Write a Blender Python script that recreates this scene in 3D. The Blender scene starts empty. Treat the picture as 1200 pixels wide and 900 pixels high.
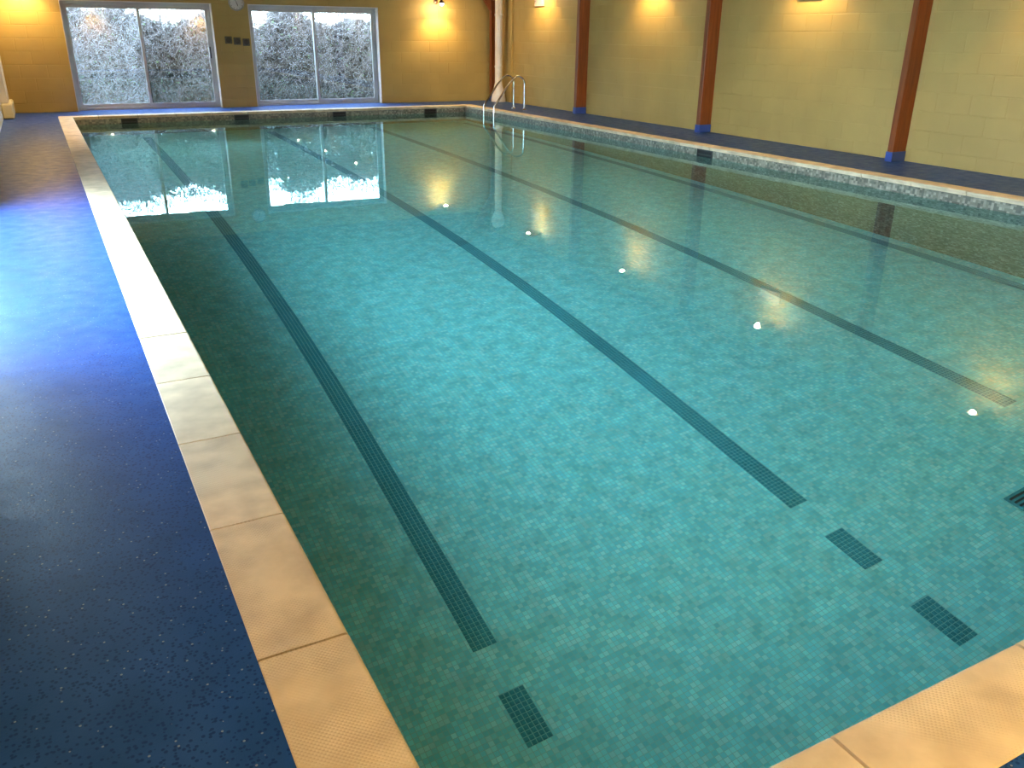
import bpy, bmesh, math, random
from mathutils import Matrix, Vector
random.seed(7)
scene = bpy.context.scene
COL = scene.collection

# ---------------------------------------------------------------- camera
cam_d = bpy.data.cameras.new('camera'); cam = bpy.data.objects.new('camera', cam_d); COL.objects.link(cam)
cam_d.sensor_fit = 'HORIZONTAL'; cam_d.sensor_width = 36.0; cam_d.lens = 36.0 * 981.84 / 1200.0
cam_d.clip_start = 0.02; cam_d.clip_end = 300
_r = Vector((0.8819337, -0.4712688, 0.0099329)); _d = Vector((-0.1730995, -0.3433949, -0.9231016)); _f = Vector((0.4384399, 0.8123950, -0.3844279))
cam.matrix_world = Matrix(((_r.x, -_d.x, -_f.x, 0.0), (_r.y, -_d.y, -_f.y, 0.0), (_r.z, -_d.z, -_f.z, 1.45), (0, 0, 0, 1)))
scene.camera = cam

# ---------------------------------------------------------------- world, lights, exposure
world = bpy.data.worlds.new('world'); scene.world = world; world.use_nodes = True
wn = world.node_tree.nodes; bg = wn['Background']
bg.inputs['Color'].default_value = (0.62, 0.82, 1.0, 1); bg.inputs['Strength'].default_value = 2.9
vs = scene.view_settings
vs.view_transform = 'Standard'; vs.look = 'None'; vs.gamma = 1.0; vs.use_curve_mapping = False
vs.exposure = 4.0
LAMP_WATT = 5.0
LAMP_RGB = (1.0, 0.68, 0.25)
BULB_EMIT = 60.0

# ---------------------------------------------------------------- key dimensions (metres, z = 0 at the coping top)
XL, XR, YN, YF = 0.474, 8.33, 0.928, 17.77          # pool edges
CW = 0.236                                           # coping width
XWL, XWR, YWN, YWF = -0.62, 9.727, -1.30, 18.99      # room walls
WATER = -0.145
EAVE, RIDGE = 2.85, 4.3
def floor_z(y): return -(2.8 - 0.05 * y)

# ---------------------------------------------------------------- mesh helpers
def new_obj(name, mesh, parent=None, mat=None, loc=None):
    o = bpy.data.objects.new(name, mesh); COL.objects.link(o)
    if parent is not None: o.parent = parent
    if loc is not None: o.location = loc
    if mat is not None and mesh is not None and not mesh.materials: mesh.materials.append(mat)
    return o
def empty(name, loc=(0, 0, 0)):
    o = bpy.data.objects.new(name, None); COL.objects.link(o); o.location = loc; o.empty_display_size = 0.1
    return o
def tag(o, label=None, cat=None, group=None, kind=None):
    if label: o['label'] = label
    if cat: o['category'] = cat
    if group: o['group'] = group
    if kind: o['kind'] = kind
    return o
def mesh_from(verts, faces, name='m', smooth=False):
    me = bpy.data.meshes.new(name); me.from_pydata(verts, [], faces); me.update()
    if smooth:
        for p in me.polygons: p.use_smooth = True
    return me
class MB:
    def __init__(self): self.v = []; self.f = []
    def box(self, x0, x1, y0, y1, z0, z1):
        b = len(self.v)
        self.v += [(x0,y0,z0),(x1,y0,z0),(x1,y1,z0),(x0,y1,z0),(x0,y0,z1),(x1,y0,z1),(x1,y1,z1),(x0,y1,z1)]
        self.f += [(b,b+3,b+2,b+1),(b+4,b+5,b+6,b+7),(b,b+1,b+5,b+4),(b+1,b+2,b+6,b+5),(b+2,b+3,b+7,b+6),(b+3,b,b+4,b+7)]
        return self
    def tube(self, pts, rad, n=10, cap=True):
        pts = [Vector(p) for p in pts]
        rads = rad if isinstance(rad, (list, tuple)) else [rad] * len(pts)
        rings = []; up = None
        for i, p in enumerate(pts):
            t = (pts[min(i+1, len(pts)-1)] - pts[max(i-1, 0)]).normalized()
            if up is None:
                up = Vector((0,0,1)) if abs(t.z) < 0.9 else Vector((1,0,0))
            a = t.cross(up)
            if a.length < 1e-4: a = t.cross(Vector((0.3,0.7,0.2)))
            a.normalize(); bvec = a.cross(t).normalized(); up = bvec
            b0 = len(self.v); rings.append(b0)
            for k in range(n):
                th = 2*math.pi*k/n
                self.v.append(tuple(p + (a*math.cos(th) + bvec*math.sin(th))*rads[i]))
        for i in range(len(pts)-1):
            for k in range(n):
                self.f.append((rings[i]+k, rings[i]+(k+1) % n, rings[i+1]+(k+1) % n, rings[i+1]+k))
        if cap:
            self.f.append(tuple(rings[0]+k for k in reversed(range(n)))); self.f.append(tuple(rings[-1]+k for k in range(n)))
        return self
    def lathe(self, c, axis, prof, n=24):
        axis = Vector(axis).normalized(); c = Vector(c)
        a = axis.orthogonal().normalized(); b = axis.cross(a)
        rings = []
        for (r, h) in prof:
            b0 = len(self.v); rings.append(b0)
            for k in range(n):
                th = 2*math.pi*k/n
                self.v.append(tuple(c + axis*h + (a*math.cos(th) + b*math.sin(th))*r))
        for i in range(len(prof)-1):
            for k in range(n):
                self.f.append((rings[i]+k, rings[i]+(k+1) % n, rings[i+1]+(k+1) % n, rings[i+1]+k))
        return self
    def mesh(self, name='m', smooth=False): return mesh_from(self.v, self.f, name, smooth)
    def build(self, name, mat, parent=None, smooth=False, bevel=0, loc=None):
        me = self.mesh(name, smooth)
        if bevel: bevel_mesh(me, bevel)
        if smooth:
            me.set_sharp_from_angle(angle=math.radians(40))
        return new_obj(name, me, parent, mat, loc)
def bevel_mesh(me, w, seg=1):
    bm = bmesh.new(); bm.from_mesh(me)
    bmesh.ops.bevel(bm, geom=list(bm.edges), offset=w, segments=seg, affect='EDGES', profile=0.5)
    bm.to_mesh(me); bm.free(); me.update()

# ---------------------------------------------------------------- material helpers
class NT:
    def __init__(self, name):
        self.m = bpy.data.materials.new(name); self.m.use_nodes = True
        self.t = self.m.node_tree; self.n = self.t.nodes; self.l = self.t.links
        self.b = self.n['Principled BSDF']; self.out = self.n['Material Output']
    def node(self, typ, **kw):
        nd = self.n.new(typ)
        for k, v in kw.items():
            if k.startswith('i_'): nd.inputs[k[2:].replace('_', ' ')].default_value = v
            else: setattr(nd, k, v)
        return nd
    def link(self, a, b): self.l.new(a, b)
    def pos(self): return self.node('ShaderNodeNewGeometry').outputs['Position']
    def math(self, op, a, b=None, clamp=False):
        nd = self.node('ShaderNodeMath', operation=op, use_clamp=clamp)
        for i, x in enumerate((a, b)):
            if x is None: continue
            if isinstance(x, (int, float)): nd.inputs[i].default_value = x
            else: self.link(x, nd.inputs[i])
        return nd.outputs[0]
    def vmath(self, op, a, b=None):
        nd = self.node('ShaderNodeVectorMath', operation=op)
        for i, x in enumerate((a, b)):
            if x is None: continue
            if isinstance(x, tuple): nd.inputs[i].default_value = x
            else: self.link(x, nd.inputs[i])
        return nd.outputs[0]
    def noise(self, vec, scale, detail=3, rough=0.5):
        nd = self.node('ShaderNodeTexNoise'); nd.inputs['Scale'].default_value = scale
        nd.inputs['Detail'].default_value = detail; nd.inputs['Roughness'].default_value = rough
        if vec is not None: self.link(vec, nd.inputs['Vector'])
        return nd.outputs['Fac']
    def ramp(self, fac, stops, mode='LINEAR'):
        nd = self.node('ShaderNodeValToRGB'); nd.color_ramp.interpolation = mode
        el = nd.color_ramp.elements
        while len(el) < len(stops): el.new(0.5)
        for e, (p, c) in zip(el, stops):
            e.position = p; e.color = (c[0], c[1], c[2], 1) if isinstance(c, tuple) else (c, c, c, 1)
        self.link(fac, nd.inputs['Fac']); return nd.outputs['Color']
    def mix(self, fac, a, b, blend='MIX'):
        nd = self.node('ShaderNodeMix', data_type='RGBA', blend_type=blend)
        for sock, x in ((nd.inputs[0], fac), (nd.inputs[6], a), (nd.inputs[7], b)):
            if isinstance(x, (int, float)): sock.default_value = x
            elif isinstance(x, tuple): sock.default_value = (x[0], x[1], x[2], 1)
            else: self.link(x, sock)
        return nd.outputs[2]
    def bump(self, h, strength=0.3, dist=0.01):
        nd = self.node('ShaderNodeBump'); nd.inputs['Strength'].default_value = strength; nd.inputs['Distance'].default_value = dist
        self.link(h, nd.inputs['Height']); self.link(nd.outputs['Normal'], self.b.inputs['Normal']); return nd.outputs['Normal']
    def base(self, c, rough=0.6, metal=0.0, spec=None):
        if isinstance(c, tuple): self.b.inputs['Base Color'].default_value = (c[0], c[1], c[2], 1)
        else: self.link(c, self.b.inputs['Base Color'])
        if isinstance(rough, (int, float)): self.b.inputs['Roughness'].default_value = rough
        else: self.link(rough, self.b.inputs['Roughness'])
        self.b.inputs['Metallic'].default_value = metal
        if spec is not None: self.b.inputs['Specular IOR Level'].default_value = spec
        return self.m
def simple(name, c, rough=0.5, metal=0.0, var=0.12, scale=6.0):
    t = NT(name); n = t.noise(t.pos(), scale, 4)
    f = t.ramp(n, [(0.3, 1 - var), (0.7, 1.0)])
    return t.base(t.mix(1.0, c, f, 'MULTIPLY'), rough, metal)

# painted block wall
def paint_mat(name, c):
    t = NT(name); p = t.pos()
    n1 = t.noise(p, 1.3, 4); n2 = t.noise(p, 90, 3)
    oi = t.node('ShaderNodeObjectInfo').outputs['Random']
    f = t.ramp(n1, [(0.3, 0.86), (0.7, 1.0)])
    g = t.ramp(oi, [(0.0, 0.95), (1.0, 1.0)])
    col = t.mix(1.0, t.mix(1.0, c, f, 'MULTIPLY'), g, 'MULTIPLY')
    t.bump(n2, 0.25, 0.004)
    return t.base(col, 0.62)
M = {}
M['paint'] = paint_mat('painted_block', (0.46, 0.31, 0.092))
M['white_paint'] = simple('white_paint', (0.72, 0.66, 0.60), 0.5)
M['cream_paint'] = simple('cream_paint', (0.70, 0.60, 0.36), 0.5)

# blue flecked vinyl deck
t = NT('blue_vinyl'); p = t.pos()
v1 = t.node('ShaderNodeTexVoronoi'); v1.inputs['Scale'].default_value = 34; t.link(p, v1.inputs['Vector'])
v2 = t.node('ShaderNodeTexVoronoi'); v2.inputs['Scale'].default_value = 95; t.link(p, v2.inputs['Vector'])
w1 = t.math('LESS_THAN', v1.outputs['Distance'], 0.105)
sep = t.node('ShaderNodeSeparateColor'); t.link(v1.outputs['Color'], sep.inputs[0])
w1 = t.math('MULTIPLY', w1, t.math('GREATER_THAN', sep.outputs[0], 0.15))
sep2 = t.node('ShaderNodeSeparateColor'); t.link(v2.outputs['Color'], sep2.inputs[0])
w2 = t.math('MULTIPLY', t.math('LESS_THAN', v2.outputs['Distance'], 0.42), t.math('GREATER_THAN', sep2.outputs[1], 0.5))
c = t.ramp(t.noise(p, 5, 4), [(0.3, (0.010, 0.050, 0.20)), (0.7, (0.016, 0.068, 0.26))])
c = t.mix(w2, c, (0.006, 0.030, 0.15)); c = t.mix(w1, c, (0.20, 0.23, 0.34))
rough = t.ramp(t.noise(p, 9, 3), [(0.3, 0.34), (0.7, 0.46)])
t.bump(t.noise(p, 160, 2), 0.18, 0.003)
M['deck'] = t.base(c, rough, spec=0.14)

# coping slabs: pale reconstituted stone with a raised pimple grid
t = NT('coping_stone'); p = t.pos(); oi = t.node('ShaderNodeObjectInfo').outputs['Random']
n1 = t.noise(p, 7, 5); n2 = t.noise(p, 2.2, 3)
c = t.ramp(n1, [(0.28, (0.54, 0.42, 0.27)), (0.62, (0.76, 0.61, 0.40))])
c = t.mix(1.0, c, t.ramp(oi, [(0, 0.9), (1, 1.0)]), 'MULTIPLY')
c = t.mix(1.0, c, t.ramp(n2, [(0.35, 0.86), (0.6, 1.0)]), 'MULTIPLY')
sx = t.node('ShaderNodeSeparateXYZ'); t.link(p, sx.inputs[0])
gx = t.math('SINE', t.math('MULTIPLY', sx.outputs[0], 2*math.pi/0.0125)); gy = t.math('SINE', t.math('MULTIPLY', sx.outputs[1], 2*math.pi/0.0125))
grid = t.math('MULTIPLY', gx, gy)
wear = t.ramp(t.noise(p, 3.0, 2), [(0.40, 0.0), (0.58, 1.0)])
dots = t.math('MULTIPLY', grid, wear)
c = t.mix(t.math('MULTIPLY', t.math('LESS_THAN', dots, -0.45), 0.35), c, (0.30, 0.22, 0.14))
t.bump(t.math('ADD', t.math('MULTIPLY', dots, 0.5), n1), 0.35, 0.004)
M['coping'] = t.base(c, 0.6)
M['grout'] = simple('grout', (0.16, 0.13, 0.10), 0.9)

# pool mosaic
def mosaic(name, flat, cols, size=0.029):
    t = NT(name); p = t.pos()
    s = t.vmath('MULTIPLY', p, (1/size, 1/size, 0.0 if flat else 1/size))
    s = t.vmath('ADD', s, (0.37, 0.37, 0.37))
    cell = t.vmath('FLOOR', s)
    wnz = t.node('ShaderNodeTexWhiteNoise', noise_dimensions='3D'); t.link(cell, wnz.inputs['Vector'])
    base = t.ramp(wnz.outputs['Value'], cols, 'CONSTANT')
    soft = t.noise(t.vmath('MULTIPLY', cell, (0.21, 0.21, 0.21)), 1.0, 3)
    base = t.mix(1.0, base, t.ramp(soft, [(0.3, 0.80), (0.7, 1.12)]), 'MULTIPLY')
    fr = t.node('ShaderNodeSeparateXYZ'); t.link(t.vmath('FRACTION', s), fr.inputs[0])
    g = None
    for k in ((0, 1) if flat else (0, 1, 2)):
        e = t.math('LESS_THAN', t.math('ABSOLUTE', t.math('SUBTRACT', fr.outputs[k], 0.5)), 0.45)
        g = e if g is None else t.math('MULTIPLY', g, e)
    if flat:
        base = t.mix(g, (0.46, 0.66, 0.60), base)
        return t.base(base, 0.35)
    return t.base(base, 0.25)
M['mosaic_floor'] = mosaic('mosaic_floor', True, [(0.0, (0.30, 0.80, 0.82)), (0.35, (0.38, 0.88, 0.87)), (0.62, (0.46, 0.92, 0.88)), (0.84, (0.60, 0.93, 0.89))])
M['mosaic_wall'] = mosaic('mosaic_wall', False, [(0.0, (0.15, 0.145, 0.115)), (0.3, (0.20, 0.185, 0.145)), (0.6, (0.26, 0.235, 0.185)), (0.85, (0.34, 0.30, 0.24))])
M['lane_tile'] = simple('lane_tile', (0.075, 0.40, 0.48), 0.3, var=0.4, scale=60)  # dark tile lightened to put the water's haze into its colour
M['lane_grout'] = simple('lane_grout', (0.36, 0.66, 0.66), 0.8)
M['slot_shade'] = simple('slot_shade', (0.006, 0.006, 0.007), 0.6)
M['skimmer'] = simple('skimmer_plastic', (0.025, 0.027, 0.03), 0.45)

# water: real refraction
t = NT('pool_water'); p = t.pos()
gl = t.node('ShaderNodeBsdfGlass'); gl.inputs['IOR'].default_value = 1.333; gl.inputs['Roughness'].default_value = 0.0
gl.inputs['Color'].default_value = (0.70, 0.98, 0.99, 1)
bm_ = t.node('ShaderNodeBump'); bm_.inputs['Strength'].default_value = 0.05; bm_.inputs['Distance'].default_value = 0.01
t.link(t.noise(p, 2.2, 2), bm_.inputs['Height']); t.link(bm_.outputs['Normal'], gl.inputs['Normal'])
t.link(gl.outputs[0], t.out.inputs['Surface']); M['water'] = t.m

# door glass with condensation
def glass_mat(name, fog_lo, fog_hi):
    t = NT(name); p = t.pos()
    tr = t.node('ShaderNodeBsdfTransparent'); tr.inputs['Color'].default_value = (0.95, 0.97, 0.97, 1)
    gs = t.node('ShaderNodeBsdfGlossy'); gs.inputs['Roughness'].default_value = 0.02
    lw = t.node('ShaderNodeLayerWeight'); lw.inputs['Blend'].default_value = 0.5
    fz = t.math('ADD', 0.05, t.math('MULTIPLY', t.math('POWER', lw.outputs['Facing'], 5.0), 0.9))
    m1 = t.node('ShaderNodeMixShader'); t.link(fz, m1.inputs[0]); t.link(tr.outputs[0], m1.inputs[1]); t.link(gs.outputs[0], m1.inputs[2])
    tl = t.node('ShaderNodeBsdfTranslucent'); tl.inputs['Color'].default_value = (0.62, 0.64, 0.68, 1)
    sp = t.node('ShaderNodeSeparateXYZ'); t.link(p, sp.inputs[0])
    n = t.noise(t.vmath('MULTIPLY', p, (1.0, 1.0, 0.55)), 1.9, 4)
    run = t.noise(t.vmath('MULTIPLY', p, (9.0, 9.0, 0.5)), 2.2, 3)
    low = t.math('SUBTRACT', 1.0, t.math('MULTIPLY', sp.outputs[2], 0.42), True)
    f = t.math('MULTIPLY', t.ramp(n, [(0.35, 0.25), (0.6, 1.0)]), low)
    f = t.math('MULTIPLY', f, t.ramp(run, [(0.25, 0.45), (0.5, 1.0)]))
    f = t.math('ADD', fog_lo, t.math('MULTIPLY', f, fog_hi - fog_lo))
    m2 = t.node('ShaderNodeMixShader'); t.link(f, m2.inputs[0]); t.link(m1.outputs[0], m2.inputs[1]); t.link(tl.outputs[0], m2.inputs[2])
    t.link(m2.outputs[0], t.out.inputs['Surface']); return t.m
M['glass_fog'] = glass_mat('glass_fogged', 0.01, 0.12)
M['glass_clear'] = glass_mat('glass_clear', 0.0, 0.02)
M['glass'] = glass_mat('glass_misty', 0.005, 0.04)
M['alu'] = simple('white_aluminium', (0.48, 0.48, 0.48), 0.4)
M['black'] = simple('black_plastic', (0.02, 0.02, 0.022), 0.4)
M['steel'] = simple('stainless_steel', (0.72, 0.68, 0.62), 0.18, 1.0, 0.05)

# timber
def wood_mat(name, c0, c1, axis, rough=0.42):
    t = NT(name); p = t.pos()
    sc = {'z': (14, 14, 0.9), 'x': (1.0, 14, 14)}[axis]
    n = t.noise(t.vmath('MULTIPLY', p, sc), 2.0, 6, 0.65)
    c = t.ramp(n, [(0.3, c0), (0.72, c1)])
    t.bump(n, 0.12, 0.004)
    return t.base(c, rough)
M['post'] = wood_mat('stained_post', (0.14, 0.030, 0.005), (0.27, 0.066, 0.011), 'z')
M['rafter'] = wood_mat('stained_rafter', (0.10, 0.032, 0.010), (0.20, 0.062, 0.016), 'x')
M['boards'] = wood_mat('ceiling_boards', (0.10, 0.070, 0.048), (0.18, 0.125, 0.085), 'x', 0.6)
M['boot'] = simple('blue_boot_paint', (0.03, 0.07, 0.30), 0.45)
M['brown_metal'] = simple('brown_metal', (0.10, 0.045, 0.02), 0.4)
t = NT('bulb'); em = t.node('ShaderNodeEmission'); em.inputs['Color'].default_value = (1.0, 0.74, 0.42, 1); em.inputs['Strength'].default_value = BULB_EMIT
t.link(em.outputs[0], t.out.inputs['Surface']); M['bulb'] = t.m
M['twig'] = simple('bare_twig', (0.15, 0.135, 0.14), 0.8, var=0.5, scale=3)
M['leaf'] = simple('hedge_leaf', (0.07, 0.13, 0.045), 0.6, var=0.4, scale=5)
M['block_leaf'] = simple('sky_block_leaf', (0.030, 0.027, 0.028), 0.8, var=0.4, scale=5)
M['paving'] = simple('outside_paving', (0.30, 0.29, 0.27), 0.85, var=0.3)
M['earth'] = simple('garden_grass', (0.07, 0.10, 0.04), 0.95, var=0.4)

# ================================================================ THE SETTING
# ---- deck floor (four strips around the coping, into the door reveals)
fb = MB(); z0, z1 = -0.12, -0.004
fb.box(XWL, XL-CW, YWN, YWF, z0, z1); fb.box(XR+CW, XWR, YWN, YWF, z0, z1)
fb.box(XL-CW, XR+CW, YWN, YN-CW, z0, z1); fb.box(XL-CW, XR+CW, YF+CW, YWF, z0, z1)
OPEN = [(0.62, 3.34), (4.05, 6.83)]; HEAD = 1.975; DREC = 0.15
for a, b in OPEN: fb.box(a, b, YWF, YWF+0.30, z0, z1)
tag(fb.build('floor', M['deck']), kind='structure')

# ---- pool basin: floor, four walls
pb = mesh_from([(XL,YN,floor_z(YN)),(XR,YN,floor_z(YN)),(XR,YF,floor_z(YF)),(XL,YF,floor_z(YF))], [(0,1,2,3)])
pool_floor = tag(new_obj('floor_pool', pb, None, M['mosaic_floor']), kind='structure')
def pool_wall(name, p0, p1, nrm):
    (xa, ya), (xb, yb) = p0, p1; th = 0.15; nx, ny = nrm
    v = []
    for (x, y) in (p0, p1):
        for k in (0, 1):
            for zz in (floor_z(y) - 0.05, -0.05): v.append((x+nx*th*k, y+ny*th*k, zz))
    f = [(0,1,5,4),(2,6,7,3),(1,3,7,5),(0,4,6,2),(0,2,3,1),(4,5,7,6)]
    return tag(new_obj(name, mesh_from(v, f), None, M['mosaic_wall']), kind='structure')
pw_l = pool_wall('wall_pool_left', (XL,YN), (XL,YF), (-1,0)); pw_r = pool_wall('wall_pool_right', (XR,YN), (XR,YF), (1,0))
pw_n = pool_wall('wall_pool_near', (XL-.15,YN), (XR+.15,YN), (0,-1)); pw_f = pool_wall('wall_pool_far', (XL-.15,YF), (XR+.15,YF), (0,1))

# ---- lane lines and end marks of dark mosaic
TS = 0.029
slope = math.atan2(0.05, 1.0)
def lane(name, xc, ya, yb, parent, across=5):
    n = max(1, int(round((yb-ya)/TS))); w = across*TS
    o = MB(); x0 = xc - w/2
    za, zb = floor_z(ya), floor_z(yb)
    b0 = len(o.v); o.v += [(x0,ya,za+.002),(x0+w,ya,za+.002),(x0+w,yb,zb+.002),(x0,yb,zb+.002)]; o.f += [(b0,b0+1,b0+2,b0+3)]
    base = o.build(name, M['lane_grout'], parent)
    q = MB()
    for j in range(n):
        y0, y1 = ya+j*TS+.0018, ya+(j+1)*TS-.0018
        for i in range(across):
            a0, a1 = x0+i*TS+.0018, x0+(i+1)*TS-.0018
            b = len(q.v)
            zt0, zt1 = floor_z(y0)+.006, floor_z(y1)+.006
            e = .002
            q.v += [(a0,y0,zt0-.005),(a1,y0,zt0-.005),(a1,y1,zt1-.005),(a0,y1,zt1-.005),(a0+e,y0+e,zt0),(a1-e,y0+e,zt0),(a1-e,y1-e,zt1),(a0+e,y1-e,zt1)]
            q.f += [(b+4,b+5,b+6,b+7),(b,b+1,b+5,b+4),(b+1,b+2,b+6,b+5),(b+2,b+3,b+7,b+6),(b+3,b,b+4,b+7)]
    tag(q.build('mosaic_tiles', M['lane_tile'], base), kind='stuff')
    return base
LANES = [1.615, 3.885, 5.985, 8.10]
for xc in LANES:
    lane('lane_line', xc, 3.265, 17.3, pool_floor)
    lane('lane_mark', xc, 2.655, 2.978, pool_floor)
    lane('lane_mark', xc, 2.018, 2.346, pool_floor)

# ---- coping slabs
def slab_mesh(L):
    # length along +Y, width along X from 0 (outer) to CW (pool side, bull-nosed)
    prof = [(0,-.05),(0,-.003),(.003,0)]
    for k in range(0, 7):
        a = math.pi/2*(1 - k/6*2)
        prof.append((CW-.014+.014*math.cos(a), -.014+.014*math.sin(a)))
    prof += [(CW-.014,-.05)]
    n = len(prof); v = [(x,y,z) for y in (0, L) for x, z in prof]
    f = [(i,(i+1) % n,n+(i+1) % n,n+i) for i in range(n)]
    f = [tuple(reversed(q)) for q in f]
    f.append(tuple(range(n))); f.append(tuple(reversed(range(n, 2*n))))
    me = mesh_from(v, f, 'coping_slab', True); 
    bm = bmesh.new(); bm.from_mesh(me); bmesh.ops.recalc_face_normals(bm, faces=bm.faces); bm.to_mesh(me); bm.free()
    me.set_sharp_from_angle(angle=math.radians(35)); me.materials.append(M['coping'])
    return me
PITCH = 0.673; GAP = 0.009
full = slab_mesh(PITCH-GAP)
def coping_run(name, start, end, phase, place):
    root = tag(empty(name), kind='structure')
    cuts = [start]
    k = phase
    while k <= start + .05: k += PITCH
    while k < end - .05: cuts.append(k); k += PITCH
    cuts.append(end)
    for a, b in zip(cuts, cuts[1:]):
        L = b - a
        me = full if abs(L-PITCH) < 1e-4 else slab_mesh(L-GAP)
        o = new_obj('coping_slab', me, root)
        place(o, a+GAP/2, L-GAP)
        o.location.z += random.uniform(-.0015, .0012); o.rotation_euler.z += random.uniform(-.0012, .0012)
    return root
def pl(o, s, L): o.location = (XL-CW, s, 0)
def pr(o, s, L): o.location = (XR+CW, s+L, 0); o.rotation_euler.z = math.pi
def pn(o, s, L): o.location = (s+L, YN-CW, 0); o.rotation_euler.z = math.pi/2
def pf(o, s, L): o.location = (s, YF+CW, 0); o.rotation_euler.z = -math.pi/2
tr1 = coping_run('trim_1', YN, YF, 1.763-PITCH, pl); tr2 = coping_run('trim_2', YN, YF, 1.5-PITCH, pr)
tr3 = coping_run('trim_3', XL-CW, XR+CW, 1.325-PITCH*2, pn); tr4 = coping_run('trim_4', XL-CW, XR+CW, 0.9, pf)
for root, bx in ((tr1, (XL-CW, XL-.03, YN, YF)), (tr2, (XR+.03, XR+CW, YN, YF)), (tr3, (XL-CW, XR+CW, YN-CW, YN-.03)), (tr4, (XL-CW, XR+CW, YF+.03, YF+CW))):
    MB().box(*bx, -.10, -.014).build('bedding_mortar', M['grout'], root)

# ---- water
wm = mesh_from([(XL,YN,WATER),(XR,YN,WATER),(XR,YF,WATER),(XL,YF,WATER)], [(0,1,2,3)])
tag(new_obj('pool_water', wm, None, M['water']), 'calm clear turquoise water filling the pool', 'water', kind='stuff')

# ---- block walls
CH, BL = 0.229, 0.458; ZOFF = 0.162 - 0.229
blk = MB().box(-.5, .5, 0, 1, -.5, .5).mesh('block')     # unit block, scaled per object: face towards -Y... local y = depth
def block_unit(w, h, d):
    me = MB().box(-w/2, w/2, 0, d, -h/2, h/2).mesh('block'); bevel_mesh(me, .004); me.materials.append(M['paint']); return me
_units = {}
def unit(w, h):
    k = (round(w, 3), round(h, 3))
    if k not in _units: _units[k] = block_unit(w, h, .03)
    return _units[k]
def block_wall(root, rects, place, near, limit=298):
    """rects: (u0,u1,z0,z1) clear rectangles of wall; place(u,z)->(loc, rotz); near(u,z) sort key."""
    items = []
    for (u0, u1, za, zb) in rects:
        k = 0
        while ZOFF + k*CH < zb:
            c0, c1 = max(za, ZOFF+k*CH), min(zb, ZOFF+(k+1)*CH)
            if c1 - c0 > .03:
                off = BL/2 if k % 2 else 0
                j = math.floor((u0-off)/BL) 
                while off + j*BL < u1:
                    a, b = max(u0, off+j*BL), min(u1, off+(j+1)*BL)
                    if b - a > .03: items.append((a, b, c0, c1))
                    j += 1
            k += 1
    items.sort(key=lambda q: near((q[0]+q[1])/2, (q[2]+q[3])/2))
    rest = MB()
    for i, (a, b, c0, c1) in enumerate(items):
        u, z = (a+b)/2, (c0+c1)/2
        loc, rz = place(u, z)
        w, h = b-a-.008, c1-c0-.008
        if i < limit:
            o = new_obj('block', unit(w, h), root); o.location = loc; o.rotation_euler.z = rz
        else:
            mt = Matrix.Translation(loc) @ Matrix.Rotation(rz, 4, 'Z')
            b0 = len(rest.v); e = .005
            pts = [(-w/2,e,-h/2),(w/2,e,-h/2),(w/2,e,h/2),(-w/2,e,h/2),(-w/2+e,0,-h/2+e),(w/2-e,0,-h/2+e),(w/2-e,0,h/2-e),(-w/2+e,0,h/2-e)]
            rest.v += [tuple(mt @ Vector(q)) for q in pts]
            rest.f += [(b0+4,b0+5,b0+6,b0+7),(b0,b0+1,b0+5,b0+4),(b0+1,b0+2,b0+6,b0+5),(b0+2,b0+3,b0+7,b0+6),(b0+3,b0,b0+4,b0+7)]
    if rest.v:
        tag(rest.build('upper_blocks', M['paint'], root), kind='stuff')
PR = .0030   # how far block faces stand proud of the joint
# right wall
r = tag(empty('wall_right'), kind='structure')
MB().box(XWR, XWR+.25, YWN-.2, YWF+.3, -.12, EAVE+.1).build('wall_core', M['paint'], r)
def cd(x, y, z): return math.sqrt(x*x + y*y + (z-1.45)**2)
block_wall(r, [(YWN, YWF, 0, EAVE)], lambda u, z: ((XWR-PR, u, z), -math.pi/2),
           lambda u, z: (0 if (u > 4.9 and z < 2.25) else 100) + cd(XWR, u, z))
# far wall: core pieces around the two door openings
f = tag(empty('wall_far'), kind='structure')
TOP = 2.36
core = MB()
edges = [XWL-.25] + [e for ab in OPEN for e in ab] + [XWR]
for a, b in ((XWL-.25, OPEN[0][0]), (OPEN[0][1], OPEN[1][0]), (OPEN[1][1], XWR)): core.box(a, b, YWF, YWF+.3, -.12, TOP)
for a, b in OPEN: core.box(a, b, YWF, YWF+.3, HEAD, TOP)
core.build('wall_core', M['paint'], f)
block_wall(f, [(XWL, OPEN[0][0], 0, HEAD), (OPEN[0][1], OPEN[1][0], 0, HEAD), (OPEN[1][1], XWR, 0, HEAD), (XWL, XWR, HEAD, TOP)],
           lambda u, z: ((u, YWF-PR, z), 0.0), lambda u, z: (0 if z < 2.2 else 100) + cd(u, YWF, z))
# gable above the far wall, dark timber
g = MB(); ym = YWF
pts = [(XWL-.25, TOP), (XWR+.25, TOP), (XWR+.25, EAVE), ((XWL+XWR)/2, RIDGE), (XWL-.25, EAVE)]
n = len(pts); g.v = [(x, ym+.02, z) for x, z in pts] + [(x, ym+.3, z) for x, z in pts]
g.f = [tuple(range(n)), tuple(reversed(range(n, 2*n)))] + [(i, n+i, n+(i+1) % n, (i+1) % n) for i in range(n)]
tag(g.build('wall_far_gable', M['boards']), kind='structure')
g2 = MB(); g2.v = [(x, YWN-.02, z) for x, z in pts] + [(x, YWN-.3, z) for x, z in pts]; g2.f = g.f
tag(g2.build('wall_near_gable', M['boards']), kind='structure')
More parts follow.
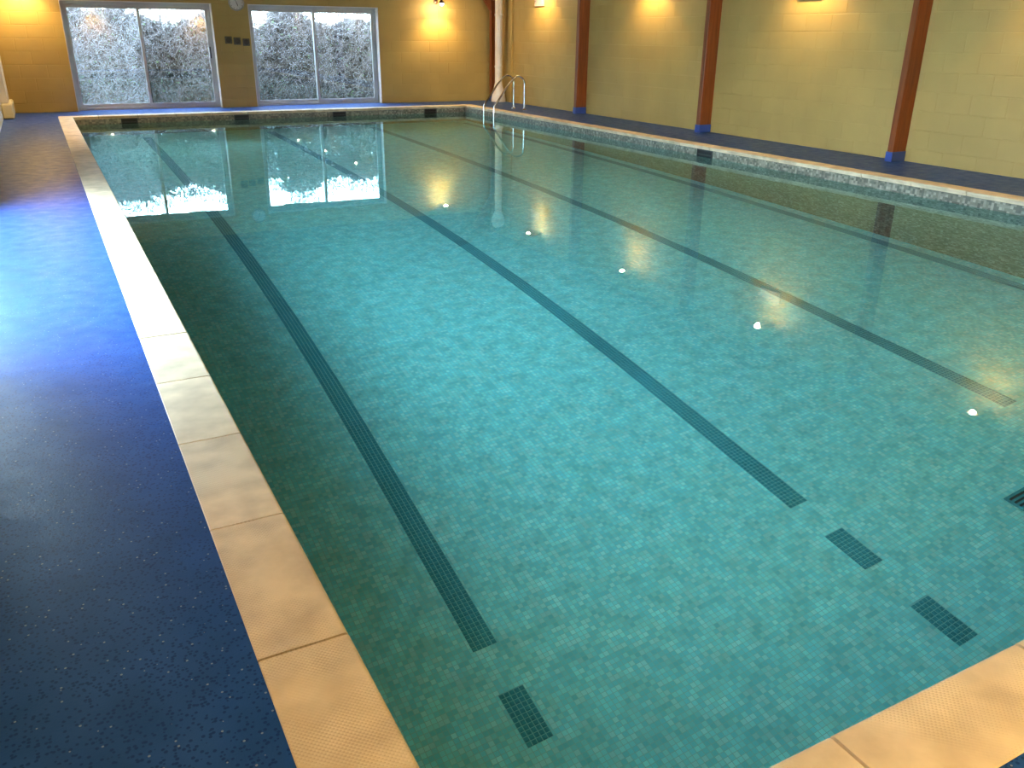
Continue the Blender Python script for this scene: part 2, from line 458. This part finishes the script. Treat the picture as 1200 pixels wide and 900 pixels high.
# left wall with a glazed opening; near wall
LO = (4.45, 8.6)
l = MB()
for a, b, zz0, zz1 in ((YWN-.2, LO[0], -.12, EAVE), (LO[1], YWF+.3, -.12, EAVE), (LO[0], LO[1], 2.70, EAVE)): l.box(XWL-.25, XWL, a, b, zz0, zz1)
tag(l.build('wall_left', M['white_paint']), kind='structure')
tag(MB().box(XWL-.25, XWR+.25, YWN-.25, YWN, -.12, TOP+.02).build('wall_near', M['paint']), kind='structure')
# ceiling: two pitched slopes
xm = (XWL+XWR)/2
c = MB()
for (xa, xb) in ((XWL-.3, xm), (XWR+.3, xm)):
    b = len(c.v)
    c.v += [(xa,YWN-.3,EAVE),(xb,YWN-.3,RIDGE),(xb,YWF+.3,RIDGE),(xa,YWF+.3,EAVE),(xa,YWN-.3,EAVE+.15),(xb,YWN-.3,RIDGE+.15),(xb,YWF+.3,RIDGE+.15),(xa,YWF+.3,EAVE+.15)]
    c.f += [(b,b+1,b+2,b+3),(b+4,b+7,b+6,b+5),(b,b+4,b+5,b+1),(b+3,b+2,b+6,b+7),(b,b+3,b+7,b+4)]
tag(c.build('ceiling', M['boards']), kind='structure')

tag(MB().box(XWL-.4, XWR+.4, YWF+.3, YWF+.86, 2.12, 2.26).build('sky_blocker', M['boards']), kind='structure')  # unseen slab added to keep sky light off the far water
# ---- sliding patio doors
def patio(name, x0, x1, y, head, foggy, handle=True):
    """local frame: x along opening, y = depth outwards"""
    root = tag(empty(name), kind='structure')
    fw = .055
    fr = MB().box(x0, x0+fw, y, y+.11, .0, head).box(x1-fw, x1, y, y+.11, .0, head).box(x0+fw, x1-fw, y, y+.11, head-fw, head).box(x0+fw, x1-fw, y, y+.11, 0, .045)
    fr.build('window_frame', M['alu'], root)
    xmid = (x0+x1)/2; sw = .05
    for i, (a, b, yy) in enumerate(((x0+fw, xmid+.025, y+.055), (xmid-.025, x1-fw, y+.012))):
        s = MB().box(a, a+sw, yy, yy+.036, .046, head-fw-.001).box(b-sw, b, yy, yy+.036, .046, head-fw-.001).box(a+sw, b-sw, yy, yy+.036, head-fw-.06, head-fw-.001).box(a+sw, b-sw, yy, yy+.036, .046, .11)
        so = s.build('sash', M['alu'], root)
        MB().box(a+sw, b-sw, yy+.014, yy+.02, .11, head-fw-.06).build('pane', (M['glass'], M['glass_fog'], M['glass_clear'])[foggy[i]], so)
        if i == 1 and handle:
            MB().box(b-.036, b-.016, yy-.03, yy, .95, 1.17).build('handle', M['black'], so, bevel=.004)
    return root
def reveal_trim(name, x0, x1):
    # white lined reveals at both sides and head
    m = MB().box(x0, x0+.012, YWF-.004, YWF+DREC, 0, HEAD).box(x1-.012, x1, YWF-.004, YWF+DREC, 0, HEAD).box(x0+.012, x1-.012, YWF-.004, YWF+DREC, HEAD-.012, HEAD)
    return tag(m.build(name, M['white_paint']), kind='structure')
patio('window_1', OPEN[0][0]+.012, OPEN[0][1]-.012, YWF+DREC, HEAD-.012, (True, False))
patio('window_2', OPEN[1][0]+.012, OPEN[1][1]-.012, YWF+DREC, HEAD-.012, (False, False), False)
reveal_trim('trim_5', *OPEN[0]); reveal_trim('trim_6', *OPEN[1])
w3 = patio('window_3', 0, LO[1]-LO[0], 0, 2.70, (2, 2), False)
w3.location = (XWL-.12, LO[0], 0); w3.rotation_euler.z = math.pi/2

# ---- outside ground
tag(MB().box(-40, 50, YWF+.3, 70, -.25, -.13).build('floor_garden', M['earth']), kind='structure')
tag(MB().box(-40, XWL-.25, -30, YWF+.3, -.25, -.13).build('floor_patio', M['paving']), kind='structure')

# ================================================================ THINGS
# ---- timber portal frames: right posts with blue boots, rafters to the ridge, left posts
PW, PD = .09, .245
PY = [(14.99, 'timber post nearest the steel ladder on the yellow block wall'), (11.19, 'middle of the three timber posts fully seen along the yellow wall'),
      (7.41, 'nearest and widest timber post along the yellow block wall'), (18.77, 'dark timber post in the far corner behind the white pipe')]
for y1, lab in PY:
    root = tag(empty('timber_frame', (XWR, y1, 0)), lab, 'post', 'timber frames of the pool hall')
    MB().box(-PD, -.001, 0, PW, .0, EAVE-.06).build('post', M['post'], root, bevel=.006)
    MB().box(-PD-.008, -.001, -.008, PW+.008, -.003, .12).build('boot', M['boot'], root, bevel=.004)['label'] = 'blue painted foot'
    q = MB(); run = XWR - xm; rise = RIDGE - EAVE; dp = .30
    for s in (0, 1):
        b = len(q.v)
        def X(u): return -u if s == 0 else -2*run+u
        for yy in (0, PW):
            q.v += [(X(.0),yy,EAVE-.02-dp*.6),(X(run),yy,RIDGE-.01-dp),(X(run),yy,RIDGE-.01),(X(.0),yy,EAVE-.02)]
        q.f += [(b,b+1,b+2,b+3),(b+7,b+6,b+5,b+4),(b,b+4,b+5,b+1),(b+3,b+2,b+6,b+7),(b,b+3,b+7,b+4)]
    q.build('rafter', M['rafter'], root)
    # diagonal knee brace at the head
    kb = MB(); b = 0
    for yy in (.01, PW-.01):
        kb.v += [(-PD,yy,1.95),(-PD-.55,yy,2.72),(-PD-.36,yy,2.76),(-PD,yy,2.24)]
    kb.f = [(0,1,2,3),(7,6,5,4),(0,4,5,1),(3,2,6,7),(0,3,7,4),(1,5,6,2)]
    if y1 > 18: kb.build('knee_brace', M['post'], root)

# ---- wall lamps: wall plate, arm, flared shade, bulb and the lamp's own light
def wall_lamp(pos, out, label, watt=LAMP_WATT, reach=.34, cone=112, blend=.4):
    """pos: point on the wall; out: unit vector away from the wall"""
    ox, oy = out
    root = tag(empty('wall_lamp', pos), label, 'lamp', 'wall lamps round the pool hall')
    rz = math.atan2(oy, ox); root.rotation_euler.z = rz            # local +x points away from the wall
    MB().lathe((0,0,.06), (1,0,0), [(0.001,.0),(.055,.0),(.055,.018),(.02,.03),(0.001,.03)], 20).build('wall_plate', M['brown_metal'], root, True)
    MB().tube([(.02,0,.06),(.12,0,.10),(reach-.06,0,.135),(reach,0,.11),(reach,0,.075)], .011, 10).build('arm', M['brown_metal'], root, True)
    sh = MB().lathe((reach,0,0), (0,0,1), [(.022,.10),(.030,.085),(.052,.055),(.068,.022),(.065,.022),(.049,.053),(.027,.082),(.001,.085)], 24).build('shade', M['brown_metal'], root, True)
    prof = [(.0005,-.036)] + [(.036*math.sin(a), -.036*math.cos(a)) for a in [math.pi*k/10 for k in range(1, 10)]] + [(.0005,.036)]
    MB().lathe((reach,0,.014), (0,0,1), prof, 16).build('bulb', M['bulb'], sh, True)
    ld = bpy.data.lights.new('lamp_light', 'SPOT'); ld.energy = watt; ld.color = LAMP_RGB; ld.spot_size = math.radians(cone); ld.spot_blend = blend; ld.shadow_soft_size = .03
    lo = bpy.data.objects.new('lamp_light', ld); COL.objects.link(lo); lo.parent = root; lo.location = (reach, 0, -.03); lo.rotation_euler = (0, math.radians(6), 0)
    return root
for y, lab in ((16.68, 'wall lamp above the steel ladder on the long yellow wall'), (12.95, 'wall lamp in the bay between the far and middle timber posts'),
               (9.25, 'wall lamp in the bay between the middle and nearest timber posts'), (5.54, 'wall lamp just past the nearest timber post'), (1.8, 'wall lamp at the near end of the long yellow wall')):
    wall_lamp((XWR, y, 2.45), (-1, 0), lab)
wall_lamp((8.2, YWF, 2.06), (0, -1), 'glowing wall lamp right of the second patio door', 6.5, reach=.34, cone=120, blend=.6)
wall_lamp((0.02, YWF, 2.30), (0, -1), 'wall lamp left of the first patio door', 6.5, reach=.34, cone=120, blend=.6)
wall_lamp((XWL, 15.4, 2.35), (1, 0), 'wall lamp on the white left wall at the far end', 13, reach=.28, cone=135, blend=.7)
wall_lamp((XWL, 1.1, 2.35), (1, 0), 'wall lamp on the white left wall at the near end', 5, reach=.28, cone=130, blend=.7)
wall_lamp((2.4, YWN, 2.2), (0, 1), 'wall lamp on the near wall towards the left', 34, cone=130, blend=.7)
wall_lamp((6.4, YWN, 2.2), (0, 1), 'wall lamp on the near wall towards the right', 34, cone=130, blend=.7)

# ---- pool ladder
lad = tag(empty('pool_ladder', (XR, 16.43, 0)), 'stainless steel pool ladder with twin arched handrails at the far right corner', 'ladder')
def rail(yo):
    P = [(.63,0)]; 
    P += [(.63,.50)]
    for k in range(0, 9):
        a = math.radians(0 + k*16.5); P.append((.63-.15+.15*math.cos(a), .52+.15*math.sin(a)))
    # descend diagonally to the pool edge, then straight down into the water
    P += [(.22,.47),(.02,.20),(-.055,.11),(-.08,.04),(-.085,-.05),(-.085,-.9)]
    return [(x, yo, z) for x, z in P]
for yo in (-.235, .235):
    MB().tube(rail(yo), .0195, 12).build('handrail', M['steel'], lad, True)
    MB().lathe((.63, yo, -.003), (0,0,1), [(.001,.02),(.03,.02),(.045,.008),(.047,0)], 20).build('anchor_cover', M['steel'], lad, True)
for z in (-.3, -.55, -.8):
    MB().box(-.125, -.045, -.235, .235, z-.015, z+.015).build('tread', M['steel'], lad, bevel=.005)

# ---- skimmer mouths
def skimmer(name, c, w, along, label):
    root = tag(empty('skimmer', c), label, 'skimmer', 'skimmer mouths at the water line')
    root.rotation_euler.z = along
    h0, h1 = -.20, -.05; b = .018; d = .012
    MB().box(-w/2, -w/2+b, -d, .0, h0, h1).box(w/2-b, w/2, -d, 0, h0, h1).box(-w/2+b, w/2-b, -d, 0, h1-b, h1).box(-w/2+b, w/2-b, -d, 0, h0, h0+b).build('skimmer_frame', M['skimmer'], root)
    MB().box(-w/2+b, w/2-b, -.006, .0, h0+b, h1-b).build('opening', M['slot_shade'], root)  # solid dark panel stands in for the shade inside the mouth
    MB().box(-w/2+b, w/2-b, -.011, -.006, -.128, -.112).build('flap', M['skimmer'], root)
for x, lab in ((1.41, 'dark skimmer mouth under the first patio door'), (3.457, 'dark skimmer mouth below the pier with the clock'),
               (5.443, 'dark skimmer mouth under the second patio door'), (7.492, 'dark skimmer mouth nearest the ladder on the far pool wall')):
    skimmer('s', (x, YF-.001, 0), .285, 0.0, lab)
skimmer('s', (XR-.001, 9.65, 0), .33, -math.pi/2, 'single dark skimmer mouth on the right pool wall')

# ---- floor drain
dr = tag(empty('floor_drain', (5.16, 2.45, floor_z(2.45))), 'dark square drain grille on the pool floor', 'drain'); dr.rotation_euler.x = slope
MB().box(-.17,.17,-.17,.17,.0,.012).build('drain_base', M['lane_tile'], dr, bevel=.003)
for k in range(9): MB().box(-.15,.15,-.15+k*.035,-.135+k*.035,.012,.02).build('slat', M['skimmer'], dr)

# ---- wall clock on the pier
ck = tag(empty('wall_clock', (3.83, YWF-PR, 2.0)), 'round white wall clock on the pier between the patio doors', 'clock')
MB().lathe((0,0,0),(0,-1,0),[(.001,0),(.155,0),(.155,.03),(.14,.04),(.132,.03)],32).build('clock_rim', simple('clock_rim',(.32,.32,.30),.4), ck, True)
cf = MB().lathe((0,0,0),(0,-1,0),[(.132,.026),(.001,.026)],32).build('clock_face', simple('clock_face',(.68,.68,.70),.4,var=.03), ck)
for i in range(12):
    a = math.pi*2*i/12; r1, r2 = .105, .122
    MB().tube([(r1*math.sin(a),-.028,r1*math.cos(a)),(r2*math.sin(a),-.028,r2*math.cos(a))], .004, 6).build('hour_mark', M['black'], cf)
for a, L, w in ((math.radians(-25), .10, .004), (math.radians(160), .07, .006)):
    MB().tube([(0,-.032,0),(L*math.sin(a),-.032,L*math.cos(a))], w, 6).build('clock_hand', M['black'], cf)
# ---- three dark round fittings in a row below the clock
for i, (x, w) in enumerate(((3.60, 'leftmost'), (3.77, 'middle'), (3.95, 'rightmost'))):
    o = tag(empty('wall_dial', (x, YWF-PR, 1.30-.02*i)), '%s of three small dark round fittings on the pier below the clock' % w, 'fitting', 'dark fittings on the pier')
    MB().box(-.07,.07,-.015,0,-.07,.07).build('back_plate', simple('dial_plate',(.10,.09,.06),.6), o, bevel=.006)
    MB().lathe((0,-.015,0),(0,-1,0),[(.06,0),(.055,.02),(.03,.035),(.001,.037)],20).build('knob', simple('dial_knob',(.05,.045,.035),.5), o, True)

# ---- white pipe with hopper head, far corner
pi = tag(empty('drain_pipe', (9.54, 18.50, 0)), 'tall white pipe standing in the far right corner', 'pipe')
MB().tube([(0,0,.10),(0,0,2.32)], .085, 20).build('pipe', M['white_paint'], pi, True)
MB().lathe((0,0,0),(0,0,1),[(.001,0),(.17,0),(.168,.06),(.14,.20),(.10,.34),(.085,.42)],24).build('pipe_foot', M['white_paint'], pi, True)
MB().lathe((0,0,2.3),(0,0,1),[(.085,0),(.12,.06),(.155,.14),(.165,.24),(.14,.34),(.08,.38),(.001,.39)],24).build('hopper_head', M['white_paint'], pi, True)
for z in (.75, 1.85): MB().lathe((0,0,z),(0,0,1),[(.086,0),(.094,.005),(.094,.035),(.086,.04)],20).build('pipe_collar', M['white_paint'], pi, True)
# ---- slim upright strip on the wall beside it, in the wall paint
tag(MB().box(XWR-.05, XWR-.004, 18.13, 18.19, 0, 2.8).build('wall_strip', M['paint'], bevel=.004), 'slim painted trunking up the wall behind the ladder', 'strip')
# ---- plates under two of the lamps
for (ya, yb, za, zb, lab) in ((9.16, 9.60, 1.945, 2.14, 'white plate high on the wall between the middle and nearest posts'), (16.75, 17.15, 2.02, 2.22, 'pinkish plate high on the wall above the ladder')):
    o = tag(empty('wall_plate', (XWR-PR, (ya+yb)/2, za)), lab, 'plate')
    MB().box(-.02, 0, -(yb-ya)/2, (yb-ya)/2, 0, zb-za).build('plate', simple('plate_paint', (.5,.40,.34), .5), o, bevel=.004)
    for s in (-1, 1): MB().lathe((-.02, s*((yb-ya)/2-.03), (zb-za)/2),(-1,0,0),[(.008,0),(.006,.004),(.001,.005)],10).build('screw', M['steel'], o)
# ---- low boxed plinth and white pilaster in the far left corner
tag(MB().box(XWL+.003, -.44, 17.7, YWF-.004, 0, .25).build('plinth_box', M['cream_paint'], bevel=.02), 'low cream box in the far left corner', 'box')
tag(MB().box(XWL+.003, -.50, 17.9, YWF-.03, .252, 2.3).build('pilaster', M['white_paint'], bevel=.006), 'white upright panel above the low cream box', 'panel')

# ---- hedge of bare twigs outside the patio doors
hd = tag(empty('hedge', (3.6, 20.85, -.13)), 'tangled grey hedge of bare twigs outside the patio doors', 'hedge')
rnd = random.Random(3)
def top_h(x):
    h = 2.10 + .12*math.sin(x*1.3) + .10*math.sin(x*3.7+1)
    if x < 1.9-3.6: h += .16
    if 3.8-3.6 < x < 5.0-3.6: h -= .30
    return h
tw = MB()
for i in range(9000):
    x = rnd.uniform(-5.2, 6.2); y = rnd.gauss(0, .34); y = max(-.75, min(.9, y)); z = rnd.uniform(0, 1)**.7 * top_h(x)
    d = Vector((rnd.gauss(0,.6), rnd.gauss(0,.5), rnd.uniform(.1,1.1))).normalized(); pts = [Vector((x,y,z))]
    for k in range(3):
        d = (d + Vector((rnd.gauss(0,.45), rnd.gauss(0,.35), rnd.gauss(.05,.35)))).normalized()
        q = pts[-1] + d*rnd.uniform(.07,.18)
        if q.z > top_h(x)+.12: q.z = top_h(x)+.12-rnd.uniform(0,.1)
        pts.append(q)
    r0 = rnd.uniform(.004, .011)
    tw.tube(pts, [r0, r0*.85, r0*.65, r0*.35], 3, False)
tag(tw.build('twigs', M['twig'], hd), kind='stuff')
def leaves(n, ylo, yhi, s, zmin, zmax):
    m = MB()
    for i in range(n):
        x = rnd.uniform(-5.2, 6.2); y = rnd.uniform(ylo, yhi); z = rnd.uniform(zmin, zmax)*top_h(x)
        a = Vector((rnd.gauss(0,1),rnd.gauss(0,1),rnd.gauss(0,1))).normalized(); b = a.orthogonal().normalized(); a, b = a*s*rnd.uniform(.6,1.3), b*s*rnd.uniform(.35,.7)
        c0 = Vector((x,y,z)); k = len(m.v)
        m.v += [tuple(c0-a), tuple(c0+b), tuple(c0+a), tuple(c0-b)]; m.f += [(k,k+1,k+2,k+3)]
    return m
tag(leaves(24000, .15, .9, .12, 0, .90).build('sky_block_leaves', M['block_leaf'], hd), kind='stuff')  # dark leaf quads added to block sky showing through the twigs
tag(leaves(1100, -.7, .6, .035, .1, 1.02).build('green_leaves', M['leaf'], hd), kind='stuff')
